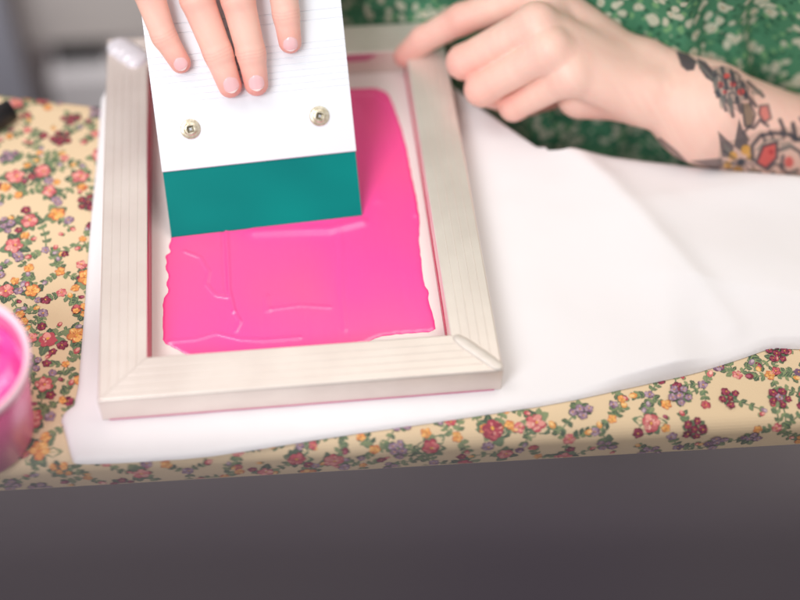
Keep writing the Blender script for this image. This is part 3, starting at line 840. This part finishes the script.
for i in range(10):                                   # the design goes on up the arm, outside the photograph
    x0, y0 = 815 + (i % 5) * 18, 125 + (i // 5) * 34; dsc(x0, y0, 6, (RED, YEL, GRY)[i % 3], .8); lnn([(x0 - 7, y0), (x0, y0 - 8), (x0 + 8, y0), (x0, y0 + 8), (x0 - 7, y0)], 3, INK, .85)
for x, y in ((718, 80), (729, 84), (736, 78), (722, 92), (733, 98), (744, 90)): lnn([(x - 4, y - 4), (x, y - 6), (x + 4, y - 2), (x + 3, y + 5), (x - 3, y + 4), (x - 4, y - 4)], 1.8, INK, .7)
for x, y, w_x, h_x in ((722, 102, 3, 7), (730, 106, 3, 8), (757, 92, 6, 3), (716, 84, 3, 7)): dsc(x, y, w_x, GRY, .6, h_x)
for i in range(7):
    a_ = -.4 + i * .55; lnn([(740, 162), (740 + 11 * math.cos(a_), 162 + 10 * math.sin(a_)), (740 + 15 * math.cos(a_ + .25), 162 + 12 * math.sin(a_ + .25))], 1.8, INK, .75)
for p in ([(754, 128), (760, 120), (768, 126)], [(800, 118), (806, 128), (800, 140)], [(768, 170), (774, 164), (784, 166)], [(748, 140), (744, 132), (750, 126)], [(700, 172), (716, 178), (736, 182)]): lnn(p, 2.6, INK, .8)
dsc(771, 152, 2.2, np.array(lin((170, 50, 56)))); pol([(779, 142), (790, 141), (796, 147), (782, 152)], GRY, .6); pol([(752, 166), (762, 172), (756, 180), (748, 176)], OLV, .7)
C[sel] = CS
ca = me.color_attributes.new('skin', 'FLOAT_COLOR', 'POINT'); ca.data.foreach_set('color', np.column_stack([np.clip(C, 0, 1), np.ones(len(C))]).astype(np.float32).ravel())
# nails
handR = BVHTree.FromPolygons([Vector(v) for v in RV], [tuple(int(i) for i in f) for f in RF])
def nail(ch, px_c, width, length, roll=0.0):
    tip = Vector(ch[0][0]); dip = Vector(ch[1][0]); d = (tip - dip).normalized()
    cen = Vector(pp(*px_c, hf + ch[0][1] * 1.6)); up = (m_ - d * m_.dot(d)).normalized()
    side = d.cross(up).normalized(); up = (up * math.cos(roll) + side * math.sin(roll)).normalized(); side = d.cross(up).normalized()
    nu, nv_ = 17, 17; G = []
    for j in range(nv_):
        v = -1 + 2 * j / (nv_ - 1)
        for i in range(nu):
            u = -1 + 2 * i / (nu - 1)
            half = width / 2 * (1 - .10 * max(0, -v)) * math.sqrt(max(.02, 1 - (abs(v) ** 5) * .8))
            o = cen + side * u * half + d * (v * length / 2 - (0.0006 * u * u * (1 if v > 0 else -1)))
            hit = handR.ray_cast(o + up * .02, -up)[0]
            s_ = hit if hit is not None else o - up * .005
            edge = max(abs(u), -v if v < 0 else 0)
            G.append(s_ + up * (.00042 * (1 - edge ** 4) + .00004 + (.00025 if v > .7 else 0)))
    A = np.array([tuple(p) for p in G]).reshape(nv_, nu, 3)
    for _ in range(4):
        B_ = A.copy(); B_[1:-1] = (A[:-2] + A[2:] + 2 * A[1:-1]) / 4; A = B_.copy(); B_[:, 1:-1] = (A[:, :-2] + A[:, 2:] + 2 * A[:, 1:-1]) / 4; A = B_
    G = [Vector(p) + up * .00016 for p in A.reshape(-1, 3)]
    F = [(j * nu + i, j * nu + i + 1, (j + 1) * nu + i + 1, (j + 1) * nu + i) for j in range(nv_ - 1) for i in range(nu - 1)]
    mi = [1 if (k // (nu - 1)) >= nv_ - 3 else 0 for k in range(len(F))]
    mesh_obj('nail', G, F, None, person, True, [M['nail'], M['nail_edge']], mi)
nail(RH['little'], (180.5, 64), .0088, .0090); nail(RH['ring'], (231, 84.5), .0096, .0108, .12)
nail(RH['middle'], (256.3, 82.5), .0100, .0106, -.05); nail(RH['index'], (290.5, 44), .0094, .0096, -.08)
# dress
def f_D(P):
    r = P - bc.astype(np.float32); a = r @ ex.astype(np.float32); b_ = r @ ey.astype(np.float32); z = P[:, 2]
    flare = 1 + .28 * np.clip((-.02 - z) / .4, 0, 1)
    ha = (.232 * flare - .035 * smoothstep(.02, .18, z) + .01 * smoothstep(.2, .35, z)); hb = (.128 * flare)
    b2 = b_ + .035 * np.exp(-((z - .27) / .09) ** 2) * np.exp(-(a / .13) ** 2)
    ang = np.arctan2(b2 / hb, a / ha)
    rr = np.sqrt((a / ha) ** 2 + (b2 / hb) ** 2)
    rip = .016 * np.sin(ang * 13 + 2 * np.sin(z * 9)) * (.35 + .65 * smoothstep(.1, -.25, z)) + .005 * np.sin(ang * 31 + z * 22) + .003 * np.sin(z * 70 + ang * 5)
    d = (rr - 1) * .11 - rip
    zz = np.maximum(z - .43, -.42 - z)
    d = np.maximum(d, zz)
    d = smin(d, cone(P, shL + np.array((0, 0, -.01)), bc + np.array((.1, 0, .40)), .066, .06) , .03)
    d = smin(d, cone(P, shL + (elL - shL) * .30, shL, .074, .066) + .002 * np.sin(P[:, 2] * 160), .02)
    d = smin(d, cone(P, shR + (elR - shR) * .35, shR, .070, .066), .02); d = smin(d, cone(P, shR, bc + np.array((-.1, 0, .40)), .066, .06), .03)
    return d * .8
DV, DF = surface_nets(f_D, np.array((0., .0, -.45)), np.array((.80, .62, .56)), .0055)
DV = laplace(DV, DF, 2)
# cloth gives way to the table edge
lim = np.array([yfar(x) for x in DV[:, 0]]) + .022; z_ = DV[:, 2]
m1 = (DV[:, 1] < lim) & (z_ < .012); DV[m1, 1] = lim[m1]
dress = mesh_obj('dress', DV, DF, M['dress'], person, True); dress['label'] = 'green dress with small cream flowers'

# ------------------------------------------------------------------ ink tub at the left
tc = at(-46, 476, 0); tubc = Vector((tc.x, tc.y, .0012))
_r = at(27, 362, .078)
tub = empty('ink_tub', tubc); tag(tub, 'frosted plastic tub full of bright pink ink, cut off by the left side', 'tub')
def lathe(name, prof_, m, parent, c, n=72, bump=0):
    V = []; F = []
    for r, z in prof_:
        for j in range(n):
            a = 2 * math.pi * j / n; V.append((c.x + r * math.cos(a), c.y + r * math.sin(a), c.z + z))
    for i in range(len(prof_) - 1):
        for j in range(n): F.append((i * n + j, i * n + (j + 1) % n, (i + 1) * n + (j + 1) % n, (i + 1) * n + j))
    return mesh_obj(name, V, F, m, parent, True)
rim = at(-54, 360, .078); tubc = Vector((rim.x, rim.y, .0012)); rr = _r.x - rim.x
tub.location = tubc; tub.matrix_world = Matrix.Translation(tubc)
rb = rr * .76
lathe('tub_wall', [(0.0001, .0012), (rb - .002, .0012), (rb - .0012, .003), (rr - .0030, .072), (rr - .0016, .0702), (rb, .002), (rb - .002, 0), (.0001, 0)], M['tub'], tub, tubc)
lathe('rim', [(rr - .0030, .0716), (rr - .0014, .0752), (rr, .0762), (rr + .0012, .0752), (rr + .0010, .0706), (rr - .0014, .0702), (rr - .0028, .0712)], M['rim'], tub, tubc)
# ink surface with swirl
n = 60; V = []; F = []
for i in range(24):
    r = (rr - .0048) * i / 23 + .0002
    for j in range(n):
        a = 2 * math.pi * j / n; V.append((tubc.x + r * math.cos(a), tubc.y + r * math.sin(a), tubc.z + .058 + .0022 * math.sin(a * 3 + r * 260) * (r / rr) + .0012 * math.sin(a * 7 - r * 400) + (.004 if i == 23 else 0)))
for i in range(23):
    for j in range(n): F.append((i * n + j, i * n + (j + 1) % n, (i + 1) * n + (j + 1) % n, (i + 1) * n + j))
base_i = len(V)
for j in range(n):
    a = 2 * math.pi * j / n; V.append((tubc.x + (rb - .003) * math.cos(a), tubc.y + (rb - .003) * math.sin(a), tubc.z + .004))
for j in range(n): F.append((23 * n + j, 23 * n + (j + 1) % n, base_i + (j + 1) % n, base_i + j))
F.append(tuple(base_i + j for j in range(n))[::-1])
ti = mesh_obj('stored_ink', V, F, M['ink'], None, True)
tag(ti, 'thick pink ink filling the plastic tub at the left', 'ink')

# small dark cap on the cloth at the far left
c = at(-10, 120, .010)
cap = bm_obj('marker_pen', (lambda: (lambda bm: (bmesh.ops.create_cone(bm, cap_ends=True, segments=28, radius1=.0085, radius2=.0075, depth=.034), bm)[1])(bmesh.new()))(), M['black'], None, True,
             Matrix.Translation((c.x, c.y, .0088)) @ Matrix.Rotation(R(35), 4, 'Z') @ Matrix.Rotation(R(90), 4, 'Y'))
for p in cap.data.polygons: p.use_smooth = len(p.vertices) == 4
tag(cap, 'short black round pen cap lying on the tablecloth at the far left', 'pen cap'); cap.name = 'pen_cap'

# ------------------------------------------------------------------ the room behind, out of focus
flo = box('floor', (-3, -1.5, -.80), (3, 2.6, -.74), M['floor']); flo['kind'] = 'structure'
wal = box('wall', (-3, 1.95, -.739), (3, 2.05, 1.8), M['wall']); wal['kind'] = 'structure'
Yc = .80
g = lambda x, y: at_y(x, y, Yc)
zt = g(70, 40).z; xa = g(30, 60).x; xb = g(330, 60).x
cab = empty('storage_cabinet', ((xa + xb) / 2, Yc + .2, -.739)); tag(cab, 'blurred grey cabinet with a dark slot and a pale drawer behind the table', 'cabinet')
z1 = g(70, 44).z; z2 = g(70, 66).z
xm = g(106, 56).x; xs_ = g(54, 56).x
box('cabinet_body', (xa, Yc, z1 + .001), (xb, Yc + .38, zt + .16), M['cab'], cab, .003)
box('cabinet_body', (xa, Yc + .04, z2 - .02), (xb, Yc + .379, z1 + .0005), M['cab'], cab)
box('slot_liner', (xs_, Yc + .003, z2 + .001), (xm, Yc + .0395, z1 - .0005), M['black'], cab)
box('drawer_front', (xa + .02, Yc - .02, -.55), (xb - .01, Yc + .36, z2 - .0005 - .0205 + .02), M['cab_light'], cab, .003)
box('plinth', (xa + .02, Yc + .01, -.739), (xb - .02, Yc + .35, -.5505), M['cab'], cab)
post = box('door_panel', (g(-160, 0).x, Yc - .06, -.739), (g(26, 50).x, Yc - .03, .7), M['post'], None, .003)
tag(post, 'blurred blue grey door panel at the far left behind the table', 'door')

# dark board standing in front of the table, near the camera
def rd(px, py, dist):
    d = ray(px, py).normalized(); return CAM + d * dist
a = rd(-160, 460, .27); b_ = rd(960, 460, .36)
th_v = Vector((0, -.010, 0))
V = []
for p in (a, b_):
    for dz in (0, -1):
        z = p.z if dz == 0 else -.739
        V += [(p.x, p.y, z), (p.x, p.y - .010, z - (0.002 if dz == 0 else 0))]
bm = bmesh.new(); vv = [bm.verts.new(v) for v in V]
for f in ((0, 1, 3, 2), (4, 6, 7, 5), (0, 4, 5, 1), (2, 3, 7, 6), (0, 2, 6, 4), (1, 5, 7, 3)): bm.faces.new([vv[i] for i in f])
bmesh.ops.bevel(bm, geom=list(bm.edges), offset=.002, segments=2, affect='EDGES')
pn = bm_obj('dark_board', bm, M['panel']); tag(pn, 'dark grey upright board in front of the table, strongly out of focus', 'board')

# ------------------------------------------------------------------ light
w = bpy.data.worlds.new('World'); scene.world = w; w.use_nodes = True
bg = w.node_tree.nodes['Background']; bg.inputs[0].default_value = (.93, .90, .88, 1); bg.inputs[1].default_value = .45
def area(name, loc, target, sx, sy, power, col):
    l = bpy.data.lights.new(name, 'AREA'); l.shape = 'RECTANGLE'; l.size = sx; l.size_y = sy; l.energy = power; l.color = col
    o = bpy.data.objects.new(name, l); COL.objects.link(o); o.location = loc
    o.rotation_euler = (Vector(target) - Vector(loc)).to_track_quat('-Z', 'Y').to_euler(); return o
area('window_light', (-.75, -1.15, 1.5), (.15, .12, 0), 0.9, 0.9, 29, (.93, .96, 1))
area('warm_fill', (.9, .5, 1.9), (.2, .15, 0), 1.6, 1.2, 15, (1, .93, .86))  # added warm fill from above right and behind, not a known fixture

area('background_fill', (-.5, .2, 1.7), (-.1, .95, 0), .8, .8, 9, (1, .96, .93))  # added fill to brighten the cabinet and background, no known lamp there

# ------------------------------------------------------------------ camera object
cd = bpy.data.cameras.new('camera'); cd.sensor_width = 36; cd.lens = FOCAL / 800 * 36; cd.clip_start = .01; cd.clip_end = 50
co = bpy.data.objects.new('camera', cd); COL.objects.link(co); co.location = CAM; co.rotation_euler = EUL; scene.camera = co
cd.dof.use_dof = True
foc = Vector(pp(255, 125, hf)); cd.dof.focus_distance = (foc - CAM).dot(ray(400, 300).normalized()) - .023
cd.dof.aperture_fstop = 1.55; cd.dof.aperture_blades = 9
for n_, p_ in (('focus', foc), ('frameBL', Vector((0, 0, .026))), ('cloth', at(700, 400, 0)), ('back', Vector((.2, .3, .026))), ('tub', rim), ('TL', at(20, 100, 0))):
    print('depth', n_, round((p_ - CAM).dot(ray(400, 300).normalized()), 3))
scene.view_settings.view_transform = 'Standard'; scene.view_settings.look = 'None'; scene.view_settings.gamma = 1; scene.view_settings.exposure = .12
scene.cycles.use_denoising = True
